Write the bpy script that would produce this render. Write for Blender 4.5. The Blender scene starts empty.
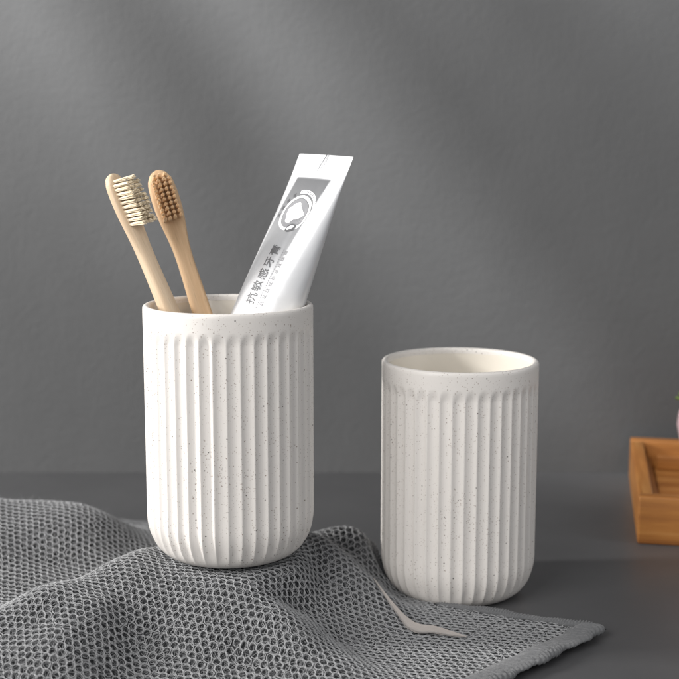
import bpy, math, random
import numpy as np
from math import sin, cos, pi, radians
random.seed(7); rng = np.random.default_rng(11)
scene = bpy.context.scene
COL = scene.collection

# ------------------------------------------------------------------ helpers
def mesh_obj(name, V, F, mats, parent=None, smooth=True, matidx=None, attrs=None, uv=None):
    """V (n,3) array; F (m,4)/(m,3) int array or list of faces -> ONE mesh object"""
    me = bpy.data.meshes.new(name)
    V = np.asarray(V, dtype=np.float32)
    if isinstance(F, np.ndarray):
        k = F.shape[1]; m = F.shape[0]
        me.vertices.add(len(V)); me.vertices.foreach_set('co', V.ravel())
        me.loops.add(m*k); me.loops.foreach_set('vertex_index', F.astype(np.int32).ravel())
        me.polygons.add(m)
        me.polygons.foreach_set('loop_start', np.arange(0, m*k, k, dtype=np.int32))
        me.polygons.foreach_set('loop_total', np.full(m, k, dtype=np.int32))
        me.update(calc_edges=True); me.validate()
    else:
        me.from_pydata([tuple(v) for v in V.tolist()], [], F); me.update()
    if not isinstance(mats, (list, tuple)): mats = [mats]
    for m_ in mats: me.materials.append(m_)
    if smooth: me.polygons.foreach_set('use_smooth', np.ones(len(me.polygons), dtype=bool))
    if matidx is not None: me.polygons.foreach_set('material_index', np.asarray(matidx, dtype=np.int32))
    if attrs:
        for an, av in attrs.items():
            a = me.attributes.new(an, 'FLOAT', 'POINT'); a.data.foreach_set('value', np.asarray(av, dtype=np.float32))
    o = bpy.data.objects.new(name, me); COL.objects.link(o)
    if parent is not None: o.parent = parent
    return o

def tag(o, label=None, cat=None, group=None, kind=None):
    if label: o['label'] = label
    if cat: o['category'] = cat
    if group: o['group'] = group
    if kind: o['kind'] = kind
    return o

def thing(name, label, cat, loc=(0, 0, 0), group=None):
    o = bpy.data.objects.new(name, None); COL.objects.link(o); o.location = loc
    o.empty_display_size = .02
    return tag(o, label, cat, group)

def lathe_faces(nr, ns, close=True):
    i = np.arange(nr-1)[:, None]; j = np.arange(ns)[None, :]; j2 = (j+1) % ns
    if not close: j = j[:, :-1]; j2 = j2[:, :-1]
    return np.stack([i*ns+j, i*ns+j2, (i+1)*ns+j2, (i+1)*ns+j], -1).reshape(-1, 4)

def smooth01(x): x = np.clip(x, 0, 1); return x*x*(3-2*x)

class Bag:
    def __init__(s): s.v = []; s.f = []; s.n = 0
    def add(s, V, F):
        s.v.append(np.asarray(V, float)); s.f += [tuple(int(a)+s.n for a in f) for f in F]; s.n += len(V)
    def build(s, name, mat, parent=None, smooth=True):
        return mesh_obj(name, np.concatenate(s.v), s.f, mat, parent, smooth)

def tube_mesh(P, r, sides=6, cap=True):
    P = np.asarray(P, float); n = len(P); r = np.broadcast_to(np.asarray(r, float), (n,))
    T = np.gradient(P, axis=0); T /= np.linalg.norm(T, axis=1)[:, None]
    up = np.array([0, 0, 1.]) if abs(T[0, 2]) < .9 else np.array([1., 0, 0])
    A = np.cross(T, up); A /= np.linalg.norm(A, axis=1)[:, None]; B = np.cross(T, A)
    th = np.arange(sides)*2*pi/sides
    V = (P[:, None] + r[:, None, None]*(np.cos(th)[None, :, None]*A[:, None] + np.sin(th)[None, :, None]*B[:, None])).reshape(-1, 3)
    F = [tuple(f) for f in lathe_faces(n, sides)]
    if cap: F += [tuple(range(sides))[::-1], tuple(range((n-1)*sides, n*sides))]
    return V, F

def rounded_box(sx, sy, sz, b, seg=3):
    import bmesh
    bm = bmesh.new(); bmesh.ops.create_cube(bm, size=1)
    bmesh.ops.scale(bm, vec=(sx, sy, sz), verts=bm.verts)
    bmesh.ops.bevel(bm, geom=list(bm.edges), offset=b, segments=seg, profile=.5, affect='EDGES')
    V = np.array([v.co[:] for v in bm.verts]); F = [tuple(v.index for v in f.verts) for f in bm.faces]
    bm.free(); return V, F

# ------------------------------------------------------------------ materials
class NT:
    def __init__(s, name):
        s.m = bpy.data.materials.new(name); s.m.use_nodes = True; s.t = s.m.node_tree
        s.b = s.t.nodes['Principled BSDF']; s.o = s.t.nodes['Material Output']
    def n(s, typ, **kw):
        nd = s.t.nodes.new(typ)
        for k, v in kw.items():
            if k.startswith('i_'):
                key = k[2:]; key = int(key) if key.isdigit() else key.replace('_', ' ')
                nd.inputs[key].default_value = v
            else: setattr(nd, k, v)
        return nd
    def l(s, a, b): s.t.links.new(a, b)
    def ramp(s, fac, stops):
        r = s.n('ShaderNodeValToRGB'); e = r.color_ramp.elements
        while len(e) < len(stops): e.new(.5)
        for el, (p, c) in zip(e, stops): el.position = p; el.color = (*c, 1) if len(c) == 3 else c
        s.l(fac, r.inputs[0]); return r.outputs[0]
    def mix(s, fac, a, b):
        m = s.n('ShaderNodeMix', data_type='RGBA')
        for i, v in ((0, fac), (6, a), (7, b)):
            if hasattr(v, 'is_linked'): s.l(v, m.inputs[i])
            else: m.inputs[i].default_value = v if i == 0 else (*v, 1)
        return m.outputs[2]
    def math(s, op, a, b=None, clamp=False):
        m = s.n('ShaderNodeMath', operation=op, use_clamp=clamp)
        for i, v in ((0, a), (1, b)):
            if v is None: continue
            if hasattr(v, 'is_linked'): s.l(v, m.inputs[i])
            else: m.inputs[i].default_value = v
        return m.outputs[0]
    def bump(s, h, strength, dist, normal=None):
        b = s.n('ShaderNodeBump'); b.inputs['Strength'].default_value = strength; b.inputs['Distance'].default_value = dist
        s.l(h, b.inputs['Height'])
        if normal is not None: s.l(normal, b.inputs['Normal'])
        return b.outputs[0]
    def coord(s, scale=(1, 1, 1), which='Object', rot=(0, 0, 0)):
        t = s.n('ShaderNodeTexCoord'); m = s.n('ShaderNodeMapping'); m.inputs['Scale'].default_value = scale
        m.inputs['Rotation'].default_value = rot
        s.l(t.outputs[which], m.inputs[0]); return m.outputs[0]
    def noise(s, vec, scale, detail=3, rough=.5):
        n = s.n('ShaderNodeTexNoise', i_Scale=scale, i_Detail=detail, i_Roughness=rough); s.l(vec, n.inputs['Vector']); return n.outputs[0]

def flat(name, c, rough=.5, **kw):
    k = NT(name); k.b.inputs['Base Color'].default_value = (*c, 1); k.b.inputs['Roughness'].default_value = rough
    for a, v in kw.items(): k.b.inputs[a.replace('_', ' ')].default_value = v
    return k.m

def mat_ceramic():
    k = NT('speckled_ceramic'); co = k.coord()
    col = k.mix(k.noise(co, 22, 2), (.735, .700, .660), (.765, .73, .69))
    dens = k.noise(co, 38, 2)
    for sc, thr, rad, c, a in ((760, .72, .20, (.17, .115, .085), .85), (1200, .66, .28, (.36, .29, .25), .7), (480, .90, .15, (.05, .04, .035), 1)):
        v = k.n('ShaderNodeTexVoronoi', i_Scale=sc); k.l(co, v.inputs['Vector'])
        sep = k.n('ShaderNodeSeparateColor'); k.l(v.outputs['Color'], sep.inputs[0])
        present = k.math('GREATER_THAN', k.math('ADD', sep.outputs[0], k.math('MULTIPLY', k.math('SUBTRACT', dens, .5), 1.1)), thr)
        r = k.math('MULTIPLY', k.math('ADD', sep.outputs[1], .45), rad)
        dot = k.math('MULTIPLY', k.math('SUBTRACT', r, v.outputs['Distance']), 9, clamp=True)
        f = k.math('MULTIPLY', k.math('MULTIPLY', dot, present), a)
        col = k.mix(f, col, c)
    k.l(col, k.b.inputs['Base Color'])
    k.b.inputs['Roughness'].default_value = .42
    k.b.inputs['Specular IOR Level'].default_value = .38
    k.l(k.bump(k.noise(co, 700, 3), .12, .0003, k.bump(k.noise(co, 90, 2), .25, .0006)), k.b.inputs['Normal'])
    return k.m

def mat_lining():
    k = NT('cream_glaze'); co = k.coord()
    k.l(k.mix(k.noise(co, 30, 2), (.72, .665, .575), (.76, .71, .625)), k.b.inputs['Base Color'])
    k.b.inputs['Roughness'].default_value = .16
    k.b.inputs['Coat Weight'].default_value = .4; k.b.inputs['Coat Roughness'].default_value = .08
    k.l(k.bump(k.noise(co, 60, 2), .15, .0008), k.b.inputs['Normal'])
    return k.m

def mat_wood(name, a, b, c, rough=.55, gs=(260, 260, 9), dots=True):
    """grain runs along local z"""
    k = NT(name); co = k.coord(scale=gs)
    n1 = k.noise(co, 1, 5, .62)
    col = k.ramp(n1, [(.30, a), (.52, b), (.72, c)])
    n2 = k.noise(k.coord(scale=(60, 60, 20)), 1, 3)
    col = k.mix(k.math('MULTIPLY', n2, .35), col, a)
    if dots:
        n3 = k.noise(k.coord(scale=(1500, 1500, 90)), 1, 2)
        f = k.math('MULTIPLY', k.math('SUBTRACT', n3, .60), 5, clamp=True)
        col = k.mix(k.math('MULTIPLY', f, .45), col, tuple(x*.45 for x in a))
    k.l(col, k.b.inputs['Base Color']); k.b.inputs['Roughness'].default_value = rough
    k.b.inputs['Specular IOR Level'].default_value = .35
    k.l(k.bump(n1, .3, .0003), k.b.inputs['Normal'])
    return k.m

def mat_yarn(name, a, b):
    k = NT(name); co = k.coord()
    n = k.noise(co, 900, 4, .7); n2 = k.noise(co, 60, 3)
    k.l(k.mix(k.math('MULTIPLY', n2, 1), a, b), k.b.inputs['Base Color'])
    k.b.inputs['Roughness'].default_value = .9; k.b.inputs['Specular IOR Level'].default_value = .15
    k.b.inputs['Sheen Weight'].default_value = .25; k.b.inputs['Sheen Roughness'].default_value = .5
    k.l(k.bump(n, .7, .0006), k.b.inputs['Normal'])
    return k.m

def mat_sheet():
    k = NT('knit_ground'); co = k.coord()
    w = k.noise(co, 1500, 4, .75); w2 = k.noise(co, 420, 3, .6)
    col = k.ramp(k.math('ADD', k.math('MULTIPLY', w, .6), k.math('MULTIPLY', w2, .4)), [(.38, (.03, .031, .032)), (.52, (.090, .092, .095)), (.66, (.22, .224, .23))])
    k.l(col, k.b.inputs['Base Color']); k.b.inputs['Roughness'].default_value = .95; k.b.inputs['Specular IOR Level'].default_value = .1
    k.l(k.bump(w, 1, .0009), k.b.inputs['Normal'])
    return k.m

def mat_wall():
    k = NT('painted_plaster'); co = k.coord()
    n = k.noise(co, 9, 4, .55)
    col = k.ramp(n, [(.3, (.094, .095, .096)), (.7, (.108, .109, .110))])
    k.l(col, k.b.inputs['Base Color']); k.b.inputs['Roughness'].default_value = .62; k.b.inputs['Specular IOR Level'].default_value = .35
    h = k.math('ADD', k.noise(k.coord(), 190, 4, .6), k.math('MULTIPLY', k.noise(co, 45, 3), .8))
    k.l(k.bump(h, .16, .0020), k.b.inputs['Normal'])
    return k.m

def mat_table():
    k = NT('satin_charcoal_tabletop'); co = k.coord()
    n = k.noise(co, 12, 4, .6)
    k.l(k.ramp(n, [(.3, (.070, .070, .072)), (.7, (.084, .084, .086))]), k.b.inputs['Base Color'])
    rr = k.n('ShaderNodeMapRange'); k.l(k.noise(co, 30, 4), rr.inputs[0]); rr.inputs[3].default_value = .30; rr.inputs[4].default_value = .42
    k.l(rr.outputs[0], k.b.inputs['Roughness'])
    k.l(k.bump(k.noise(co, 900, 3), .12, .0002), k.b.inputs['Normal'])
    return k.m

M = dict(ceramic=mat_ceramic(), lining=mat_lining(),
    wood_pale=mat_wood('pale_bamboo', (.60, .44, .29), (.74, .58, .41), (.82, .69, .53)),
    wood_warm=mat_wood('warm_bamboo', (.56, .36, .20), (.70, .49, .30), (.78, .60, .41)),
    tray=mat_wood('honey_tray_wood', (.22, .080, .018), (.36, .148, .034), (.48, .24, .075), .5, (10, 170, 150), False),
    bristle_a=mat_yarn('cream_bristle', (.84, .70, .49), (.90, .79, .61)),
    bristle_b=mat_yarn('tan_bristle', (.92, .62, .34), (.95, .73, .48)),
    yarn=mat_yarn('grey_yarn', (.30, .303, .308), (.37, .373, .378)),
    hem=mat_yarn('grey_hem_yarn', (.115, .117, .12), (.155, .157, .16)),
    sheet=mat_sheet(), wall=mat_wall(), table=mat_table(),
    label=mat_yarn('beige_tape', (.35, .315, .29), (.40, .365, .34)),
    ink=flat('grey_ink', (.12, .12, .125), .4), pale_ink=flat('pale_grey_ink', (.27, .27, .28), .4), white_ink=flat('white_ink', (.88, .88, .88), .35),
    pot=flat('blush_ceramic', (.52, .36, .38), .35), leaf=flat('leaf_green', (.16, .26, .05), .5), soil=flat('dark_soil', (.04, .03, .02), .9),
    cap=flat('white_plastic', (.80, .80, .80), .3))

def mat_plastic():
    k = NT('tube_plastic'); at = k.n('ShaderNodeAttribute', attribute_name='panel')
    k.l(k.mix(at.outputs['Fac'], (.68, .685, .695), (.15, .152, .157)), k.b.inputs['Base Color'])
    k.b.inputs['Roughness'].default_value = .27
    k.b.inputs['Coat Weight'].default_value = .3; k.b.inputs['Coat Roughness'].default_value = .15
    k.l(k.bump(k.noise(k.coord(), 55, 3), .38, .002), k.b.inputs['Normal'])
    return k.m
M['plastic'] = mat_plastic()

# ------------------------------------------------------------------ setting
def grid_sheet(name, x0, x1, y0, y1, z, mat):
    V = [(x0, y0, z), (x1, y0, z), (x1, y1, z), (x0, y1, z)]
    return mesh_obj(name, V, [(0, 1, 2, 3)], mat, smooth=False)
WALL_Y = .868
tt = grid_sheet('tabletop', -1.6, 1.6, -.1, WALL_Y+.01, 0, M['table']); tag(tt, kind='structure')
wl = mesh_obj('wall', [(-1.6, WALL_Y, -.3), (1.6, WALL_Y, -.3), (1.6, WALL_Y, 1.3), (-1.6, WALL_Y, 1.3)], [(0, 1, 2, 3)], M['wall'], smooth=False)
tag(wl, kind='structure')

# ------------------------------------------------------------------ tumblers
H_CUP, R_CUP, NF = .1205, .040, 40
def tumbler(loc, rot, label):
    root = thing('tumbler', label, 'tumbler', loc, 'fluted ceramic tumblers')
    root.rotation_euler.z = rot; root.scale.z = 1.014 if loc[2] < .01 else 1.0
    ns = NF*16; ph = np.arange(ns)*2*pi/ns
    # outer profile from under the foot up to the inner edge of the lip
    prof = [(0, .0012), (.0205, .0012), (.0225, .0009), (.0235, 0), (.0262, 0)]
    fr, fh = .0133, .0205
    for t in np.linspace(0, pi/2, 26)[1:]: prof.append((.0267+fr*sin(t), .0002+fh*(1-cos(t))))
    for z in np.linspace(.0225, .1000, 14): prof.append((R_CUP, z))
    for z in np.linspace(.1008, .1136, 34): prof.append((R_CUP, z))
    prof += [(R_CUP, .1150), (R_CUP, .1180)]
    for t in np.linspace(0, pi, 12)[1:]: prof.append((R_CUP-.0015+.0015*cos(t), .1190+.0015*sin(t)))
    prof.append((.0369, .1175))
    prof = np.array(prof); r = prof[:, 0][:, None]; z = prof[:, 1][:, None]
    s = ((ph*NF/(2*pi)) % 1)*2-1; s = s[None, :]
    half = .0033
    ztop = .1117-(1-np.sqrt(np.clip(1-s*s, 0, 1)))*half
    m = smooth01((ztop+.0006-z)/.0066) * smooth01((z-.0006)/.010)
    d = .00125*np.clip(1-np.abs(s)**2.2, 0, 1)**1.15*m
    outer = (r > .030) & (np.arange(len(prof))[:, None] < len(prof)-13)
    d = np.where(outer | ((z < .01) & (r > .027)), d, 0)
    rr = r-d
    # hand-made irregularity: the body is very slightly out of round
    rr = rr*(1+.0022*np.sin(2*ph[None, :]+1.1)*np.ones_like(z))
    V = np.stack([rr*np.cos(ph), rr*np.sin(ph), np.broadcast_to(z, rr.shape)], -1).reshape(-1, 3)
    mesh_obj('body', V, lathe_faces(len(prof), ns), M['ceramic'], root)
    pi_ = [(.0370, .1180), (.0367, .1160), (.0365, .10), (.0363, .06), (.0360, .03)]
    for t in np.linspace(0, pi/2, 10): pi_.append((.0360-.012*(1-cos(t)), .020-.015*sin(t)))
    pi_ += [(.012, .0048), (0.0001, .0048)]
    pi_ = np.array(pi_); n2 = 128; p2 = np.arange(n2)*2*pi/n2
    V = np.stack([pi_[:, :1]*np.cos(p2), pi_[:, :1]*np.sin(p2), np.broadcast_to(pi_[:, 1:], (len(pi_), n2))], -1).reshape(-1, 3)
    mesh_obj('inner_lining', V, lathe_faces(len(pi_), n2)[:, ::-1].copy(), M['lining'], root)
    return root
CL = np.array([-.0525, .585, .0362]); CR = np.array([.0617, .6310, 0.0])
tumbler(tuple(CL), .06, 'speckled white fluted tumbler standing on the grey cloth, holding the toothbrushes and toothpaste')
tumbler(tuple(CR), .13, 'empty speckled white fluted tumbler standing on the bare tabletop behind the cloth corner')

# ------------------------------------------------------------------ cloth
CTRL = np.array([
 # under the tumbler
 (-.0525, .585, .0345), (-.0525, .562, .0345), (-.030, .585, .0345), (-.075, .585, .0345), (-.0525, .608, .0345), (-.0525, .548, .0335),
 (-.027, .566, .031), (-.078, .562, .0335), (-.030, .606, .0345), (-.078, .610, .032),
 # front face
 (-.060, .533, .0235), (-.057, .522, .0125), (-.060, .508, .0045), (-.065, .49, .003), (-.07, .46, .003), (-.075, .43, .003),
 (-.085, .538, .0245), (-.089, .523, .0120), (-.094, .503, .0055), (-.10, .48, .003),
 # left crest and shelf
 (-.096, .588, .0355), (-.1088, .570, .0352), (-.1236, .550, .0338), (-.1352, .5330, .0315), (-.1505, .529, .0262), (-.19, .510, .020), (-.25, .47, .014),
 (-.1470, .5165, .0205), (-.1435, .5030, .0172), (-.1285, .5220, .0275), (-.1212, .5085, .0253), (-.1140, .5375, .0305), (-.1050, .5260, .0272), (-.1404, .485, .006), (-.1165, .495, .0140), (-.16, .47, .003), (-.20, .45, .003), (-.13, .45, .003),
 # valley behind the crest, back hill
 (-.118, .598, .016), (-.14, .577, .015), (-.165, .560, .013), (-.20, .54, .010), (-.10, .630, .012), (-.13, .625, .014), (-.17, .615, .016), (-.22, .60, .014),
 (-.21, .672, .037), (-.17, .674, .0355), (-.145, .672, .033), (-.128, .668, .0275), (-.112, .665, .017), (-.095, .665, .010), (-.26, .66, .036), (-.30, .64, .03),
 (-.15, .725, .006), (-.20, .74, .006), (-.25, .76, .006), (-.10, .71, .004), (-.07, .665, .008), (-.03, .665, .010),
 # right of the tumbler
 (-.0440, .5500, .0330), (-.0404, .5406, .0300), (-.0287, .5315, .0248), (-.0173, .522, .0190), (.0002, .5107, .0105), (.0151, .5033, .0065), (.025, .485, .004), (.0, .47, .003),
 (-.040, .524, .0140), (-.030, .508, .0050), (-.015, .496, .0035),
 (-.0235, .5595, .0225), (-.0108, .5545, .0130), (-.0005, .5440, .0065), (.0134, .5284, .0035), (.028, .516, .003),
 (-.010, .585, .0220), (.002, .575, .0130), (.012, .560, .0060),
 (-.0109, .6121, .0345), (.0003, .6060, .0300), (.0127, .5975, .0205), (.0260, .5875, .0095), (.0375, .573, .0040), (.05, .56, .003),
 (.0035, .641, .0290), (-.006, .644, .0275), (.0125, .636, .0265), (.0185, .625, .0175), (.002, .622, .0260), (.0, .662, .014), (.0125, .650, .014), (.0235, .612, .0085), (.030, .602, .0045), (.03, .63, .004),
 (.06, .595, .0022), (.05, .603, .0020), (.08, .59, .003), (.10, .58, .003), (.129, .571, .003), (.10, .55, .003), (.08, .535, .003), (.07, .56, .003), (.05, .535, .003), (.04, .50, .003), (.06, .50, .003),
 (.15, .60, .003), (.15, .50, .003), (.05, .70, .003), (.10, .65, .003), (0, .72, .003), (0, .40, .003), (-.15, .38, .003), (-.3, .36, .003), (-.35, .5, .01), (-.36, .75, .01), (-.2, .82, .003), (0, .8, .003),
])
def rbf_fit(P, Z, lam=2e-6):
    D = np.linalg.norm(P[:, None]-P[None], axis=2); n = len(P)
    A = np.zeros((n+3, n+3)); A[:n, :n] = -D - lam*np.eye(n)*50; A[:n, n] = 1; A[:n, n+1:] = P; A[n, :n] = 1; A[n+1:, :n] = P.T
    # kernel: smooth multiquadric-like
    K = -np.sqrt(D*D+.007**2); A[:n, :n] = K - lam*np.eye(n)*200
    w = np.linalg.solve(A, np.concatenate([Z, [0, 0, 0]])); return w
W = rbf_fit(CTRL[:, :2], CTRL[:, 2])
RX0, RX1, RY0, RY1, RS = -.42, .20, .26, .86, .0015
gx = np.arange(RX0, RX1, RS); gy = np.arange(RY0, RY1, RS)
GX, GY = np.meshgrid(gx, gy, indexing='ij'); Q = np.stack([GX.ravel(), GY.ravel()], 1)
HH = np.full(len(Q), W[-3]) + Q @ W[-2:]
for i, p in enumerate(CTRL): HH -= W[i]*np.sqrt(((Q-p[:2])**2).sum(1)+.007**2)
HH = HH.reshape(GX.shape)
# slack wrinkles, mostly on the free-hanging parts
und = .0012*np.sin(GX*95+GY*60+1.3*np.sin(GY*70))+.0008*np.sin(GX*-60+GY*150+2)
dc = np.hypot(GX-CL[0], GY-CL[1]); dr = np.hypot(GX-CR[0], GY-CR[1])
HH += und*smooth01((HH-.006)/.012)*smooth01((dc-.04)/.02)
k = .0015                                            # smooth floor at the tabletop
HH = .0026 + k*np.log1p(np.exp(np.clip((HH-.0026)/k, -30, 30)))
t = smooth01((dc-.030)/.016)                          # flat where the tumbler presses on it
HH = np.where(dc < .046, np.minimum(HH*t+.0345*(1-t), .0345+.4*np.clip(dc-.034, 0, 1)), HH)
HH = np.where(dr < .070, np.minimum(HH, .0020+np.clip(dr-.030, 0, .010)*.8+np.clip(dr-.040, 0, 1)*2.2), HH)   # thin under the curve of the second tumbler
def hgt(x, y, A=None):
    A = HH if A is None else A
    fx = np.clip((x-RX0)/RS, 0, len(gx)-1.001); fy = np.clip((y-RY0)/RS, 0, len(gy)-1.001)
    i = fx.astype(int); j = fy.astype(int); u = fx-i; v = fy-j
    return (A[i, j]*(1-u)+A[i+1, j]*u)*(1-v)+(A[i, j+1]*(1-u)+A[i+1, j+1]*u)*v
HX, HY = np.gradient(HH, RS)
# flat pattern: p runs into the cloth from the front hem, q along the hem; K(p) shears the start to the back edge
C0 = np.array([.1295, .5670]); E2 = np.array([-.70, -.714]); EN = np.array([-.714, .70])
KP = ([-.05, 0, .04, .08, .123, .18, .294, .45], [-.03, 0, .018, .030, .026, .022, .048, .115])
DS = .006; PM, QM = .420, .420
ps = np.arange(-DS, PM+DS, DS); qs = np.arange(-DS, QM+DS, DS)
PP, QQ = np.meshgrid(ps, qs, indexing='ij')
def smoothk(p): 
    return np.mean([np.interp(p+o, *KP) for o in np.linspace(-.015, .015, 7)], axis=0)
K0 = smoothk(np.zeros(1))[0]
def flatpos(p, q): return C0 + p[..., None]*EN + (q+smoothk(p)-K0)[..., None]*E2
XY = flatpos(PP, QQ); P3 = np.concatenate([XY, hgt(XY[..., 0], XY[..., 1])[..., None]], -1)
F3 = np.concatenate([XY, np.zeros(XY.shape[:2]+(1,))], -1)
pin = ((PP < .004) & (QQ < .09)) | ((QQ < .004) & (PP < .20)) | ((PP < .03) & (QQ < .03))
offs = [(1, 0), (0, 1), (1, 1), (1, -1), (2, 0), (0, 2)]
for it in range(500):
    Fo = np.zeros_like(P3)
    for (a, b) in offs:
        n0, n1 = P3.shape[:2]
        A = (slice(0, n0-a), slice(max(0, -b), n1-max(0, b))); B = (slice(a, n0), slice(max(0, b), n1-max(0, -b)))
        d = P3[B]-P3[A]; L = np.linalg.norm(d, axis=-1, keepdims=True)
        L0 = np.linalg.norm(F3[B]-F3[A], axis=-1, keepdims=True)*1.02
        wgt = .5 if (a and b) else 1.
        f = d*(1-L0/L)*wgt; Fo[A] += f; Fo[B] -= f
    Fo[pin] = 0
    P3 += Fo*.12
    P3[..., 2] = hgt(P3[..., 0], P3[..., 1])
def cr(G, fi, fj):
    """Catmull-Rom sample of a (n,m,c) grid"""
    n, m = G.shape[:2]; i = np.clip(np.floor(fi).astype(int), 1, n-3); j = np.clip(np.floor(fj).astype(int), 1, m-3)
    u = fi-i; v = fj-j
    def wts(t): return [(-t+2*t*t-t**3)/2, (2-5*t*t+3*t**3)/2, (t+4*t*t-3*t**3)/2, (t**3-t*t)/2]
    wu, wv = wts(u), wts(v); out = 0
    for a in range(4):
        for b in range(4): out = out+(wu[a]*wv[b])[..., None]*G[i+a-1, j+b-1]
    return out
G2 = P3[..., :2].copy()
def surf(p, q, off=0.):
    """point and normal of the cloth at pattern coordinates (q measured from the sheared back edge)"""
    xy = cr(G2, (p-ps[0])/DS, (q-qs[0])/DS)
    z = hgt(xy[..., 0], xy[..., 1]); nx = -hgt(xy[..., 0], xy[..., 1], HX); ny = -hgt(xy[..., 0], xy[..., 1], HY)
    N = np.stack([nx, ny, np.ones_like(nx)], -1); N /= np.linalg.norm(N, axis=-1, keepdims=True)
    P = np.concatenate([xy, z[..., None]], -1)
    return P+N*np.asarray(off)[..., None] if not np.isscalar(off) else P+N*off, N

towel = thing('waffle_cloth', 'grey waffle-knit cloth lying crumpled on the tabletop under the tumbler', 'cloth', (0, 0, 0))
SP = .00375; SPY = SP*.866
HEM = .0108; EDGE = .0035
PMX, QMX = PM-.012, QM-.012
# hexagonal lattice in undistorted pattern space (q_true = q + K(p))
ni = int(PMX/SPY)+2; cells = []
for a in range(ni):
    pc = HEM+.0022+a*SPY
    kk = float(smoothk(np.array([pc]))[0]-K0)
    j0 = int((kk-.01)/SP)-1
    for b in range(j0, j0+int(QMX/SP)+4):
        qt = (b+.5*(a % 2))*SP; q = qt-kk
        if EDGE+.0020 < q < QMX-.004 and pc < PMX-.004: cells.append((pc, q))
cells = np.array(cells)
Pc, Nc = surf(cells[:, 0], cells[:, 1])
vis = (Pc[:, 1] > .40) & (Pc[:, 0] > -.33)
cells = cells[vis]
jit = rng.normal(0, .00020, cells.shape); cc = cells+jit
nC = len(cells); NSG = 16; th = np.arange(NSG)*2*pi/NSG
kslope = (smoothk(cc[:, 0]+.0005)-smoothk(cc[:, 0]-.0005))/.001
def ring(R, off, amp, phase, rad, wob=.00014, sides=4):
    r = R*rng.normal(1, .022, (nC, 1))*(1+.022*np.cos(6*th[None, :]+pi)) + rng.normal(0, wob, (nC, NSG))
    dp = r*np.sin(th); dq = r*np.cos(th)
    p = cc[:, :1]+dp; q = cc[:, 1:]+dq-kslope[:, None]*dp
    o = off+amp*np.cos(3*th[None, :]+phase)+rng.normal(0, .00005, (nC, NSG))
    P, N = surf(p, q, o)
    T = np.roll(P, -1, 1)-np.roll(P, 1, 1); T /= np.linalg.norm(T, axis=-1, keepdims=True)
    S = np.cross(N, T); S /= np.linalg.norm(S, axis=-1, keepdims=True); N2 = np.cross(T, S)
    a = np.arange(sides)*2*pi/sides
    V = P[:, :, None]+rad*(np.cos(a)[None, None, :, None]*S[:, :, None]+np.sin(a)[None, None, :, None]*N2[:, :, None])
    idx = np.arange(nC*NSG*sides).reshape(nC, NSG, sides)
    n1 = np.roll(idx, -1, 1)
    F = np.stack([idx, np.roll(idx, -1, 2), np.roll(n1, -1, 2), n1], -1).reshape(-1, 4)
    return V.reshape(-1, 3), F
VV = []; FF = []; nn = 0
def addv(V, F):
    global nn
    VV.append(V); FF.append(F+nn); nn += len(V)
addv(*ring(SP*.492, -.0001, .00022, 0, .00019))
addv(*ring(SP*.455, -.00030, .00022, pi, .00017))
addv(*ring(SP*.40, -.00095, .00015, 1.5, .00012, .0002))
# short loose threads crossing each cell lower down
nth = 3; ang = rng.uniform(0, pi, (nC, nth)); o1 = rng.uniform(-.0009, .0009, (nC, nth))
ts = np.linspace(-1, 1, 4)
for kx in range(nth):
    L = SP*.40; dx = np.cos(ang[:, kx:kx+1])*ts*L - np.sin(ang[:, kx:kx+1])*o1[:, kx:kx+1]; dy = np.sin(ang[:, kx:kx+1])*ts*L+np.cos(ang[:, kx:kx+1])*o1[:, kx:kx+1]
    P, N = surf(cc[:, :1]+dy, cc[:, 1:]+dx-kslope[:, None]*dy, -.0011-.0003*kx+rng.normal(0, .0001, dx.shape))
    T = np.gradient(P, axis=1); T /= np.linalg.norm(T, axis=-1, keepdims=True); S = np.cross(N, T)
    V = np.stack([P+S*.00013, P+N*.00016, P-S*.00013], 2)
    idx = np.arange(nC*12).reshape(nC, 4, 3)
    for s in (0, 1):
        pass
    F = np.stack([idx[:, :-1, :-1], idx[:, :-1, 1:], idx[:, 1:, 1:], idx[:, 1:, :-1]], -1).reshape(-1, 4)
    addv(V.reshape(-1, 3), F)
mesh_obj('knit_mesh', np.concatenate(VV), np.concatenate(FF), M['yarn'], towel)
# ground sheet of the knit with a hollow in each cell
st = .00095
pg = np.arange(.001, PMX, st); qg = np.arange(.001, QMX, st)
PG, QG = np.meshgrid(pg, qg, indexing='ij')
kg = smoothk(PG)-K0; QT = QG+kg
a = (PG-HEM-.0022)/SPY; best = np.full(PG.shape, 9.)
for da in (-1, 0, 1):
    ar = np.round(a)+da; b = QT/SP-.5*(np.mod(ar, 2)); br = np.round(b)
    d = np.hypot((a-ar)*SPY, (b-br)*SP); best = np.minimum(best, d)
inner = smooth01((PG-HEM)/.002)*smooth01((QG-EDGE-.0005)/.002)
off = -.0007-.0012*smooth01((SP*.5-best)/(SP*.28))*inner+rng.normal(0, .00008, PG.shape)
P, N = surf(PG, QG, off)
P[..., 2] = np.maximum(P[..., 2], .0004)
idx = np.arange(P.shape[0]*P.shape[1]).reshape(P.shape[:2])
F = np.stack([idx[:-1, :-1], idx[1:, :-1], idx[1:, 1:], idx[:-1, 1:]], -1).reshape(-1, 4)
keep = (P[..., 1] > .38) & (P[..., 0] > -.35); kf = keep.ravel()[F].all(1)
F = F[kf]; used = np.zeros(P.shape[0]*P.shape[1], bool); used[F.ravel()] = True; remap = np.cumsum(used)-1
mesh_obj('ground_knit', P.reshape(-1, 3)[used], remap[F], M['sheet'], towel)
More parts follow.
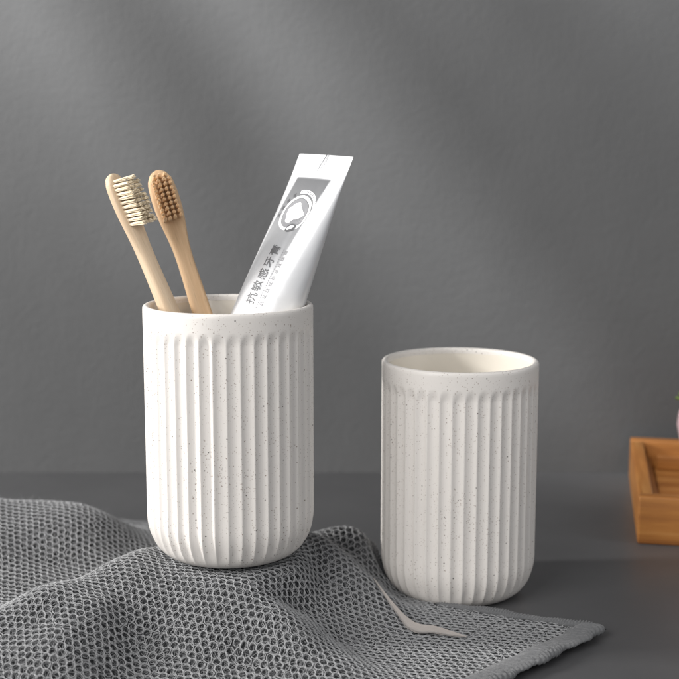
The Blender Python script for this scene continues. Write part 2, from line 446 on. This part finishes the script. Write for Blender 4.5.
# ribbed hem along the front edge, overcast back edge
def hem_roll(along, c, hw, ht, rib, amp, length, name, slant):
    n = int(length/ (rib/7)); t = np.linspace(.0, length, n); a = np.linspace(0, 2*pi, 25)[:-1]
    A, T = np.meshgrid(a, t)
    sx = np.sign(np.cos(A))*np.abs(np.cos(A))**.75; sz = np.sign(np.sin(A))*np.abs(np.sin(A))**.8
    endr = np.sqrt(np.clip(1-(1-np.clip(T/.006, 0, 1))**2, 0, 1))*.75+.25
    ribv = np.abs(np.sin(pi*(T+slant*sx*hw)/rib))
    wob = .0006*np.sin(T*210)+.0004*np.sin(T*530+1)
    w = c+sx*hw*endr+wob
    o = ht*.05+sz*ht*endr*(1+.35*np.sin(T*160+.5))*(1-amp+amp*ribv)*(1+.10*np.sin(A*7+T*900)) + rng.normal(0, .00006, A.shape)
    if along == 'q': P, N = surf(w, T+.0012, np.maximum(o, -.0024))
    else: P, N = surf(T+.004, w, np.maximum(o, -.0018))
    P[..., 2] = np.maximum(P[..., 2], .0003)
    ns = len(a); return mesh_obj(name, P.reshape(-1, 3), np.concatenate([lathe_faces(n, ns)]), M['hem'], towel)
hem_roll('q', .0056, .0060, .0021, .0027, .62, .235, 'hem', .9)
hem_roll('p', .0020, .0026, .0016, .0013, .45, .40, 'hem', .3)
# fuzz: stray fibres standing off the knit
fb = Bag(); nf = 2600
fp = rng.uniform(.004, PMX-.02, nf*2); fq = rng.uniform(.0, QMX-.02, nf*2)
P, N = surf(fp, fq); ok = np.where((P[:, 1] > .47) & (P[:, 0] > -.25))[0][:nf]
for i in ok:
    d = rng.normal(0, 1, 3); d[2] = abs(d[2])*.4; d /= np.linalg.norm(d); L = rng.uniform(.0012, .0035); b = rng.normal(0, .0006, 3)
    if np.hypot(P[i, 0]-CL[0], P[i, 1]-CL[1]) < .040: continue
    pts = [P[i], P[i]+d*L*.5+b+N[i]*L*.15, P[i]+d*L+N[i]*L*.25]
    fb.add(*tube_mesh(pts, [.00004, .00004, .00002], 3, False))
fb.build('stray_fibre', M['yarn'], towel)['kind'] = 'stuff'
# folded care label
lab = [((.0170, .5985), .0006, .0010), ((.0205, .5900), .0012, .0014), ((.0246, .5822), .0019, .0015), ((.0297, .5722), .0029, .0016), ((.0337, .5630), .0050, .0016), ((.0375, .5598), .0058, .0013), ((.0440, .5585), .0048, .0018), ((.0506, .5563), .0034, .0012), ((.0590, .5530), .0006, .0010)]
cen = np.array([l[0] for l in lab]); wd = np.array([l[1] for l in lab]); up = np.array([l[2] for l in lab])
tt_ = np.linspace(0, len(lab)-1, 60); ci = np.stack([np.interp(tt_, range(len(lab)), np.convolve(np.pad(cen[:, k_], 1, 'edge'), [0, 1, 0], 'valid')) for k_ in (0, 1)], 1)
wi = np.interp(tt_, range(len(lab)), wd); ui = np.interp(tt_, range(len(lab)), up)
T = np.gradient(ci, axis=0); T /= np.linalg.norm(T, axis=1)[:, None]; S = np.stack([T[:, 1], -T[:, 0]], 1)
rows = []
for w in (-1, -.33, .33, 1):
    xy = ci+S*(wi*w*.5)[:, None]; z = hgt(xy[:, 0], xy[:, 1])+ui+wi*.30*(1-w)*.5
    rows.append(np.column_stack([xy, z]))
top = np.stack(rows, 1); bot = top-np.array([0, 0, .00035])
V = np.concatenate([top.reshape(-1, 3), bot.reshape(-1, 3)]); n = len(ci)*4; F = []
for i in range(len(ci)-1):
    for j in range(3):
        q = (i*4+j, i*4+j+1, i*4+j+5, i*4+j+4); F += [q[::-1], tuple(x+n for x in q)]
    F += [(i*4, i*4+4, i*4+4+n, i*4+n), (i*4+3, i*4+3+n, i*4+7+n, i*4+7)]
F += [(0, n, n+1, n+2, n+3, 3, 2, 1), tuple(len(ci)*4-4+x for x in (0, 1, 2, 3))+tuple(len(ci)*4-4+n+x for x in (3, 2, 1, 0))]
mesh_obj('care_label', V, F, M['label'], towel)['label'] = 'pale beige folded tape label'

# ------------------------------------------------------------------ toothbrushes
from mathutils import Matrix, Vector
def frame(axis, nrm, org):
    z = Vector(axis).normalized(); y = Vector(nrm); y = (y-z*y.dot(z)).normalized(); x = y.cross(z)
    return Matrix(((x.x, y.x, z.x, org[0]), (x.y, y.y, z.y, org[1]), (x.z, y.z, z.z, org[2]), (0, 0, 0, 1)))
def toothbrush(M4, wood, bristle, label, L=.186, blen=.0105, cols=4, nrow=10, fan=.10, wscale=1., tr=.00078, splay=1., lean=0.):
    """local: z along the handle up to the head tip, y = bristle side"""
    root = thing('toothbrush', label, 'toothbrush', (0, 0, 0), 'bamboo toothbrushes in the tumbler'); root.matrix_world = M4
    # s = distance from tip, half width, half thickness, y shift
    K = np.array([(0, .0003, .0008, 0), (.0006, .0022, .0018, 0), (.002, .0038, .0023, 0), (.005, .0053, .0025, 0), (.010, .0061, .0025, 0), (.018, .0062, .0025, 0), (.026, .0056, .0025, 0),
        (.033, .0047, .0027, 0), (.040, .0041, .0030, 0), (.050, .0040, .0033, 0), (.065, .0044, .0035, 0), (.080, .0047, .0036, 0), (.110, .0054, .0037, 0), (.150, .0056, .0036, 0), (L-.006, .0055, .0034, 0), (L-.001, .0042, .0025, 0), (L, .0015, .0012, 0)])
    s = np.concatenate([np.linspace(0, .006, 14), np.linspace(.0065, L-.007, 110), np.linspace(L-.006, L, 10)])
    hw = np.interp(s, K[:, 0], K[:, 1])*(1+(wscale-1)*np.interp(s, [.028, .045], [1, .25])); ht = np.interp(s, K[:, 0], K[:, 2])
    for arr in (hw, ht):
        sm = np.convolve(np.pad(arr, 2, 'edge'), np.ones(5)/5, 'valid'); arr[12:] = sm[12:]
    a = np.arange(28)*2*pi/28
    sx = np.sign(np.cos(a))*np.abs(np.cos(a))**.62; sy = np.sign(np.sin(a))*np.abs(np.sin(a))**.62
    V = np.stack([hw[:, None]*sx, ht[:, None]*sy, np.broadcast_to((L-s)[:, None], (len(s), 28))], -1).reshape(-1, 3)
    F = [tuple(f) for f in lathe_faces(len(s), 28)]+[tuple(range(28)), tuple(range((len(s)-1)*28, len(s)*28))[::-1]]
    mesh_obj('handle', V, F, wood, root)
    for r in range(nrow):
        z = L-.0042-r*.0235/nrow
        w = np.interp(L-z, K[:, 0], K[:, 1])*wscale
        nc = cols if .006 < L-z < .026 else max(2, cols-1)
        for c in range(nc):
            x = (c-(nc-1)/2)*min(.0026, 2*(w-.0014)/max(1, nc-1))
            b = Bag(); bl = blen*(1+.04*rng.normal()); tilt = np.array([x*.5+rng.normal(0, .012), 1, lean+(z-(L-.0145))*11*fan+rng.normal(0, .012)])
            for k_ in range(22):
                ra = tr*math.sqrt(k_/21.); an = k_*2.4; ox, oz = ra*cos(an), ra*sin(an)
                base = np.array([x+ox*.8, .0018, z+oz*.8]); d = tilt+np.array([ox*26*splay, 0, oz*40*splay])+rng.normal(0, .004+.010*splay, 3); d /= np.linalg.norm(d)
                l2 = bl*(1+.03*rng.normal()); tip = base+d*l2
                b.add(*tube_mesh([base, base+d*l2*.5, base+d*l2*.93, tip], [.00021, .00021, .00020, .00011], 5))
            b.build('bristle_tuft', bristle, root)
    return root
def rel(dx, dy, dz): return CL+np.array([dx, dy, dz])
# brush 1: crosses the rim plane at rel(-.0262,.010), leans left; brush 2 leans back
def brush_matrix(cross, adir, nrm, L, below):
    a = np.array(adir, float); a /= np.linalg.norm(a)
    org = np.array(cross)-a*below
    return frame(a, nrm, org)
LB = .186
a1 = np.array([-.385, .07, .92]); a2 = np.array([-.305, .16, .93])
toothbrush(brush_matrix(rel(-.0298, .0035, .1205), a1, (.84, -.54, .3), LB, .1205), M['wood_pale'], M['bristle_a'],
    'pale bamboo toothbrush on the left with cream bristles seen from the side', LB, .0094, 4, 11, .12, 1.05, .00080, .8, -.20)
toothbrush(brush_matrix(rel(-.0172, .0235, .1205), a2, (.20, -.97, .15), LB, .1205), M['wood_warm'], M['bristle_b'],
    'warm bamboo toothbrush beside the toothpaste with tan bristles facing forward', LB, .0078, 4, 10, .03, 1.12, .00092, .12)

# ------------------------------------------------------------------ toothpaste
a = np.array([.345, .235, .917]); a /= np.linalg.norm(a)
wdir = np.array([.63, -.775, 0]); wdir = wdir-a*wdir.dot(a); wdir /= np.linalg.norm(wdir)
nrm = np.cross(a, wdir); 
if nrm[1] > 0: nrm = -nrm
TL = .192   # crimp to cap end
TOP = rel(.0200, .0055, .1205)+a*.0757
# local frame: z along axis (up to crimp = 0, body at negative z), x = width, y = -normal
MT = Matrix(((wdir[0], -nrm[0], a[0], TOP[0]), (wdir[1], -nrm[1], a[1], TOP[1]), (wdir[2], -nrm[2], a[2], TOP[2]), (0, 0, 0, 1)))
tube = thing('toothpaste_tube', 'white toothpaste tube with grey printed panel leaning in the tumbler', 'toothpaste'); tube.matrix_world = MT
TLB = .140; TW = .0425; TR = .0158
def tube_sect(l):
    u = np.clip((l-.0045)/(TLB-.0045), 0, 1)
    B = .00055+(TR-.00055)*np.sin(np.clip(u*1.22, 0, 1)*pi/2)**.95
    A = np.interp(u, [0, .25, .5, .75, 1], [TW/2, .0202, .0192, .0176, .0158])
    return A, B
def tube_pt(l, phi, off=0.):
    """phi = 0 at +x edge, pi/2 at the printed front (-y)"""
    A, B = tube_sect(l)
    e = np.interp(l, [0, .03, .09], [1.0, .95, 1.])
    cx, sy = np.cos(phi), np.sin(phi)
    x = A*cx; y = -B*np.sign(sy)*np.abs(sy)**e
    # long soft crease in the squeezed front face
    y = y+.0011*np.exp(-((x-.0085+l*.02)/.0022)**2)*smooth01((l-.010)/.03)*smooth01((.11-l)/.03)*(sy > 0)
    nx, ny = cx/A, -sy/B; nl = np.hypot(nx, ny); return np.stack([x+off*nx/nl, y+off*ny/nl, -l+0*x], -1)
ls = np.concatenate([[0], np.linspace(.0006, .010, 24), np.linspace(.0105, .095, 130), np.linspace(.098, TLB, 22)]); ns = 144
ph = np.arange(ns)*2*pi/ns
Lg, Pg = np.meshgrid(ls, ph, indexing='ij'); V = tube_pt(Lg, Pg)
# crimp serration near the top edge
crimp = (Lg > .0008) & (Lg < .0050); V[..., 1] *= np.where(crimp, 1+.35*np.sin(Lg*2*pi/.00075), 1)
# printed panel mask (front only), fading towards the cap as the print does
X = V[..., 0]; front = np.sin(Pg) > .05
fl = np.clip((Lg-.0125)/.0008, 0, 1)*front
fx = np.clip((X+.0130)/.0006, 0, 1)*np.clip((.0140-(Lg-.0125)*.12-X)/.0006, 0, 1)
fade = np.interp(Lg, [.012, .03, .050, .075, .10], [1, .85, .55, .18, 0])
pan = fl*fx*fade
Vr = V.reshape(-1, 3)
# shoulder and neck
shoulder = [(.0155, TLB+.001), (.0120, TLB+.0035), (.0065, TLB+.0050)]
extra = np.concatenate([np.stack([r_*np.cos(ph), -r_*np.sin(ph), np.full(ns, -l_)], -1) for r_, l_ in shoulder])
Vall = np.concatenate([Vr, extra]); nr = len(ls)+3
Fq = [tuple(f) for f in lathe_faces(nr, ns)]+[tuple(range(ns)), tuple(range((nr-1)*ns, nr*ns))[::-1]]
mesh_obj('tube_body', Vall, Fq, M['plastic'], tube, attrs={'panel': np.concatenate([pan.ravel(), np.zeros(3*ns)])})
b = Bag(); rr_ = [(.0001, 0), (.0078, 0), (.0085, .001), (.0092, .012), (.0088, .0125), (.0001, .0125)]
pc = np.arange(48)*2*pi/48; rib = 1+.02*(np.arange(48) % 2)
Vc = np.concatenate([np.stack([r_*rib*np.cos(pc), r_*rib*np.sin(pc), np.full(48, -(TLB+.0165)+z_)], -1) for r_, z_ in rr_])
b.add(Vc, [tuple(f) for f in lathe_faces(len(rr_), 48)]); b.build('cap', M['cap'], tube)

# print: text and marks laid on the tube wall.  u = distance along the tube from the crimp, x = across
def phi_of(l, x):
    A, B = tube_sect(l); return np.arccos(np.clip(x/A, -1, 1))
def lay(pts, off=.00012):
    pts = np.asarray(pts, float); return tube_pt(pts[:, 0], phi_of(pts[:, 0], pts[:, 1]), off)
def marks(name, polys, mat, off=.00012):
    bg = Bag()
    for poly in polys: bg.add(lay(poly, off), [tuple(range(len(poly)))])
    return bg.build(name, mat, tube, smooth=False)
def text_polys(s, size, lc, xc, rot90=True, stretch=1., bold=0.):
    cu = bpy.data.curves.new('t', 'FONT'); cu.body = s; cu.size = size; cu.align_x = 'CENTER'; cu.align_y = 'CENTER'; cu.offset = bold; cu.space_character = 1.12
    cu.resolution_u = 3
    o = bpy.data.objects.new('t', cu); COL.objects.link(o)
    dg = bpy.context.evaluated_depsgraph_get(); me = o.evaluated_get(dg).to_mesh()
    V = [(v.co.x*stretch, v.co.y) for v in me.vertices]; F = [tuple(p.vertices) for p in me.polygons]
    o.evaluated_get(dg).to_mesh_clear(); bpy.data.objects.remove(o); bpy.data.curves.remove(cu)
    return [[(lc-V[i][0], xc-V[i][1]) for i in f] for f in F]    # reads upwards along the tube, tops of the letters to the left
marks('lettering', text_polys('抗敏感牙膏', .0060, .0655, .0030, bold=0), M['ink'], .0002)
# the small unreadable second line: pale broken dashes
pol = []
for k_ in range(26):
    l0 = .0515+k_*.00125; x0 = .0068; w = .0004+.0002*rng.random(); pol.append([(l0, x0), (l0+.0007, x0), (l0+.0007, x0+w), (l0, x0+w)])
marks('small_print', pol, M['pale_ink'])
pol = []
for k_ in range(9):
    l0 = .0520+k_*.0033
    for (da, db, wa, wb) in ((0, .0000, .0020, .0003), (0, .0010, .0020, .0003), (.0003, 0, .0003, .0021), (.0015, .0003, .0003, .0018), (.0, .0019, .0022, .0003)):
        pol.append([(l0+da, .0082+db), (l0+da+wa, .0082+db), (l0+da+wa, .0082+db+wb), (l0+da, .0082+db+wb)])
marks('second_line', pol, M['pale_ink'])
# round emblem: white ring, grey disc, white tooth, small leaf badge
lc, xc, Re = .0325, .0015, .0098
def circ(r0, r1, n, a0=0, a1=2*pi, cl=lc, cx=xc):
    A_ = np.linspace(a0, a1, n+1); return [[(cl-r1*sin(A_[i]), cx+r1*cos(A_[i])), (cl-r1*sin(A_[i+1]), cx+r1*cos(A_[i+1])), (cl-r0*sin(A_[i+1]), cx+r0*cos(A_[i+1])), (cl-r0*sin(A_[i]), cx+r0*cos(A_[i]))] for i in range(n)]
marks('emblem_ring', circ(Re*.84, Re, 48), M['white_ink'])
def blob(f, n=40, cl=lc, cx=xc, k=4):
    A_ = np.linspace(0, 2*pi, n+1); out = []
    for q in range(k):
        g0, g1 = q/k, (q+1)/k
        for i in range(n):
            c = [(cl-g*f(A_[m])*sin(A_[m]), cx+g*f(A_[m])*cos(A_[m])) for g, m in ((g0, i), (g1, i), (g1, i+1), (g0, i+1))]
            out.append(c[1:] if q == 0 else c)
    return [p if len(p) == 4 else [(cl, cx), p[0], p[1]] for p in out]
marks('emblem_disc', blob(lambda t: Re*.80), M['pale_ink'], .00010)
marks('emblem_tooth', blob(lambda t: Re*(.54+.05*cos(4*t+.6)+.035*cos(3*t)+.02*cos(9*t))), M['white_ink'], .00022)
marks('emblem_leaf', blob(lambda t: .0030*(1-.38*abs(sin(t-.7))), cl=lc+.0080, cx=xc+.0030), M['ink'], .00030)
marks('emblem_leaf_vein', blob(lambda t: .0021*(1-.62*abs(sin(t-.7))), cl=lc+.0080, cx=xc+.0030), M['white_ink'], .00040)
marks('emblem_band', circ(Re*1.10, Re*1.30, 20, .35, 1.9), M['white_ink'])
pol = []
for k_ in range(14):
    t0 = .42+k_*.105; pol += circ(Re*1.14, Re*1.26, 1, t0, t0+.055)
marks('emblem_band_print', pol, M['pale_ink'], .00016)
pol = []
for k_ in range(4):
    t0 = 2.15+k_*.36
    for q_ in range(3): pol += circ(Re*(1.10+.08*q_), Re*(1.13+.08*q_), 1, t0, t0+.17)
    pol += circ(Re*1.08, Re*1.32, 1, t0+.07, t0+.10)
marks('emblem_characters', pol, M['ink'])
marks('fold_shade_strip', [[(.0003, .0022), (.0095, .0010), (.0095, .0013), (.0003, .0031)]], M['ink'], .0008)  # flat dark strip, paints in the shaded line of the crimp fold

# ------------------------------------------------------------------ wooden tray
ang = math.atan2(-.0305, .155)      # long sides run away from the viewer, turned a little
tray = thing('wooden_tray', 'low honey-brown wooden tray standing against the wall', 'tray', (.1742, .7052, 0)); tray.rotation_euler.z = ang
TD, TWD, TH, TT = .1545, .26, .0288, .0088
def bx(name, cx, cy, cz, sx, sy, sz, rot=None, bev=.0012):
    V, F = rounded_box(sx, sy, sz, bev); o = mesh_obj(name, V, F, M['tray'], tray, smooth=True); o.location = (cx, cy, cz)
    return o
bx('front_panel', TWD/2, TT/2, TH/2, TWD, TT, TH)
bx('back_panel', TWD/2, TD-TT/2, TH/2, TWD, TT, TH)
# side panels: grain along their length -> same material, the mesh is turned
def side(cx):
    V, F = rounded_box(TD-2*TT-.0004, TT, TH-.0006, .0012); o = mesh_obj('side_panel', V, F, M['tray'], tray); o.location = (cx, TD/2, TH/2-.0002); o.rotation_euler.z = pi/2
side(TT/2); side(TWD-TT/2)
bx('base_board', TWD/2, TD/2, .006, TWD-2*TT-.0004, TD-2*TT-.0004, .006, bev=.0006)
def ledge(cx, cy, L_, r): 
    V, F = rounded_box(L_, .004, .010, .0006); o = mesh_obj('inner_ledge', V, F, M['tray'], tray); o.location = (cx, cy, .0142); o.rotation_euler.z = r
ledge(TT+.0022, TD/2, TD-2*TT-.001, pi/2); ledge(TWD/2+.003, TD-TT-.0022, TWD-2*TT-.012, 0)

# ------------------------------------------------------------------ potted plant at the right border
pot = thing('potted_plant', 'blush ceramic pot with a green sprig standing in the wooden tray', 'potted plant', (.2448, .7900, .0092))
pr = [(.0001, 0), (.014, 0), (.017, .002), (.0195, .014), (.0232, .030), (.0258, .042), (.0250, .050), (.0215, .057), (.0195, .060), (.0183, .0602), (.0180, .059), (.0200, .053), (.021, .051), (.0001, .051)]
pr = np.array(pr); n2 = 64; p2 = np.arange(n2)*2*pi/n2
V = np.stack([pr[:, :1]*np.cos(p2), pr[:, :1]*np.sin(p2), np.broadcast_to(pr[:, 1:], (len(pr), n2))], -1).reshape(-1, 3)
mesh_obj('pot', V, lathe_faces(len(pr), n2), M['pot'], pot)
for k_ in range(11):
    an = k_*2.4; Lf = .026+.012*rng.random(); el = rng.uniform(.35, 1.1)
    if cos(an) < -.2: Lf *= .62
    if k_ == 0: an, Lf, el = pi+.15, .0265, .36
    pts = []; tt2 = np.linspace(0, 1, 9)
    d = np.array([cos(an), sin(an)])
    rows = []
    for t_ in tt2:
        rad_ = .004+Lf*t_*cos(el*(1-.3*t_)); hh = .053+Lf*t_*sin(el)*(1.25-.35*t_); w = .0058*math.sin(pi*min(1, t_*.93+.05))**.8
        for s_ in (-1, 0, 1): rows.append((d[0]*rad_-d[1]*w*s_, d[1]*rad_+d[0]*w*s_, hh+abs(s_)*.0012))
    V = np.array(rows); V2 = V-np.array([0, 0, .0005]); n = len(V); F = []
    for i in range(8):
        for j in range(2):
            q = (i*3+j, i*3+j+1, i*3+j+4, i*3+j+3); F += [q, tuple(x+n for x in q[::-1])]
        F += [(i*3, i*3+3, i*3+3+n, i*3+n), (i*3+2, i*3+2+n, i*3+5+n, i*3+5)]
    mesh_obj('leaf', np.concatenate([V, V2]), F, M['leaf'], pot)

# ------------------------------------------------------------------ camera and lamps
cam = bpy.data.cameras.new('camera'); co = bpy.data.objects.new('camera', cam); COL.objects.link(co)
cam.sensor_width = 36; cam.lens = 36*1250/679; cam.clip_start = .01; cam.clip_end = 20
co.location = (0, 0, .229); co.rotation_euler = (radians(90-8.7), 0, 0)
cam.dof.use_dof = True; cam.dof.focus_distance = .575; cam.dof.aperture_fstop = 11
scene.camera = co

def area(name, loc, target, sx, sy, power, col=(1, 1, 1), spread=180):
    l = bpy.data.lights.new(name, 'AREA'); l.shape = 'RECTANGLE'; l.size = sx; l.size_y = sy; l.energy = power; l.color = col; l.spread = radians(spread)
    o = bpy.data.objects.new(name, l); COL.objects.link(o); o.location = loc
    o.rotation_euler = (Vector(target)-Vector(loc)).to_track_quat('-Z', 'Y').to_euler(); return o
area('key_softbox', (-1.25, .57, .60), (.05, .62, .05), .12, .34, 19, (1, .985, .965))
area('front_left_softbox', (-.88, -.42, .84), (0, .62, .07), .95, .95, 22, (1, .985, .97))
area('fill_softbox', (.45, -.60, .95), (0, .62, .05), .9, .7, 2.0, (1, .99, .98))
area('rim_softbox', (.75, .45, .42), (0, .6, .08), .10, .5, 1.2, (1, 1, 1))
# added spot: noise in its strength imitates window shadows streaking the wall
sp = bpy.data.lights.new('added_streak_spot', 'SPOT'); sp.energy = 66; sp.spot_size = radians(58); sp.spot_blend = .7; sp.shadow_soft_size = .03; sp.use_nodes = True
so = bpy.data.objects.new('added_streak_spot', sp); COL.objects.link(so); so.location = (-.38, .28, 1.12)
so.rotation_euler = (Vector((-.02, WALL_Y, .30))-Vector(so.location)).to_track_quat('-Z', 'Y').to_euler()
nt = sp.node_tree; em = [n_ for n_ in nt.nodes if n_.type == 'EMISSION'][0]
tc = nt.nodes.new('ShaderNodeTexCoord'); mp = nt.nodes.new('ShaderNodeMapping'); mp2 = nt.nodes.new('ShaderNodeMapping'); nz = nt.nodes.new('ShaderNodeTexNoise'); rp = nt.nodes.new('ShaderNodeValToRGB')
mp.inputs['Rotation'].default_value = (0, 0, radians(32)); mp2.inputs['Scale'].default_value = (2.2, 17, 1); mp2.inputs['Location'].default_value = (.3, .9, 0)
nz.inputs['Scale'].default_value = 1.0; nz.inputs['Detail'].default_value = 1.5
rp.color_ramp.elements[0].position = .38; rp.color_ramp.elements[0].color = (.05, .05, .05, 1); rp.color_ramp.elements[1].position = .60; rp.color_ramp.elements[1].color = (1, 1, 1, 1)
for a_, b_ in ((tc.outputs['Normal'], mp.inputs[0]), (mp.outputs[0], mp2.inputs[0]), (mp2.outputs[0], nz.inputs['Vector']), (nz.outputs[0], rp.inputs[0]), ): nt.links.new(a_, b_)
# added spot's strength fades to nothing above the tabletop, sparing the tumblers
sx_ = nt.nodes.new('ShaderNodeSeparateXYZ'); mr = nt.nodes.new('ShaderNodeMapRange'); mr.interpolation_type = 'SMOOTHSTEP'; mu = nt.nodes.new('ShaderNodeMath'); mu.operation = 'MULTIPLY'
mr.inputs['From Min'].default_value = -.155; mr.inputs['From Max'].default_value = -.065
for a_, b_ in ((tc.outputs['Normal'], sx_.inputs[0]), (sx_.outputs[1], mr.inputs[0]), (mr.outputs[0], mu.inputs[0]), (rp.outputs[0], mu.inputs[1]), (mu.outputs[0], em.inputs['Strength'])): nt.links.new(a_, b_)

world = bpy.data.worlds.new('World'); scene.world = world; world.use_nodes = True
bg = world.node_tree.nodes['Background']; bg.inputs[0].default_value = (.9, .93, 1, 1); bg.inputs[1].default_value = .24
scene.view_settings.view_transform = 'Standard'; scene.view_settings.look = 'None'; scene.view_settings.exposure = 0; scene.view_settings.gamma = 1
scene.render.engine = 'CYCLES'; scene.cycles.use_denoising = True
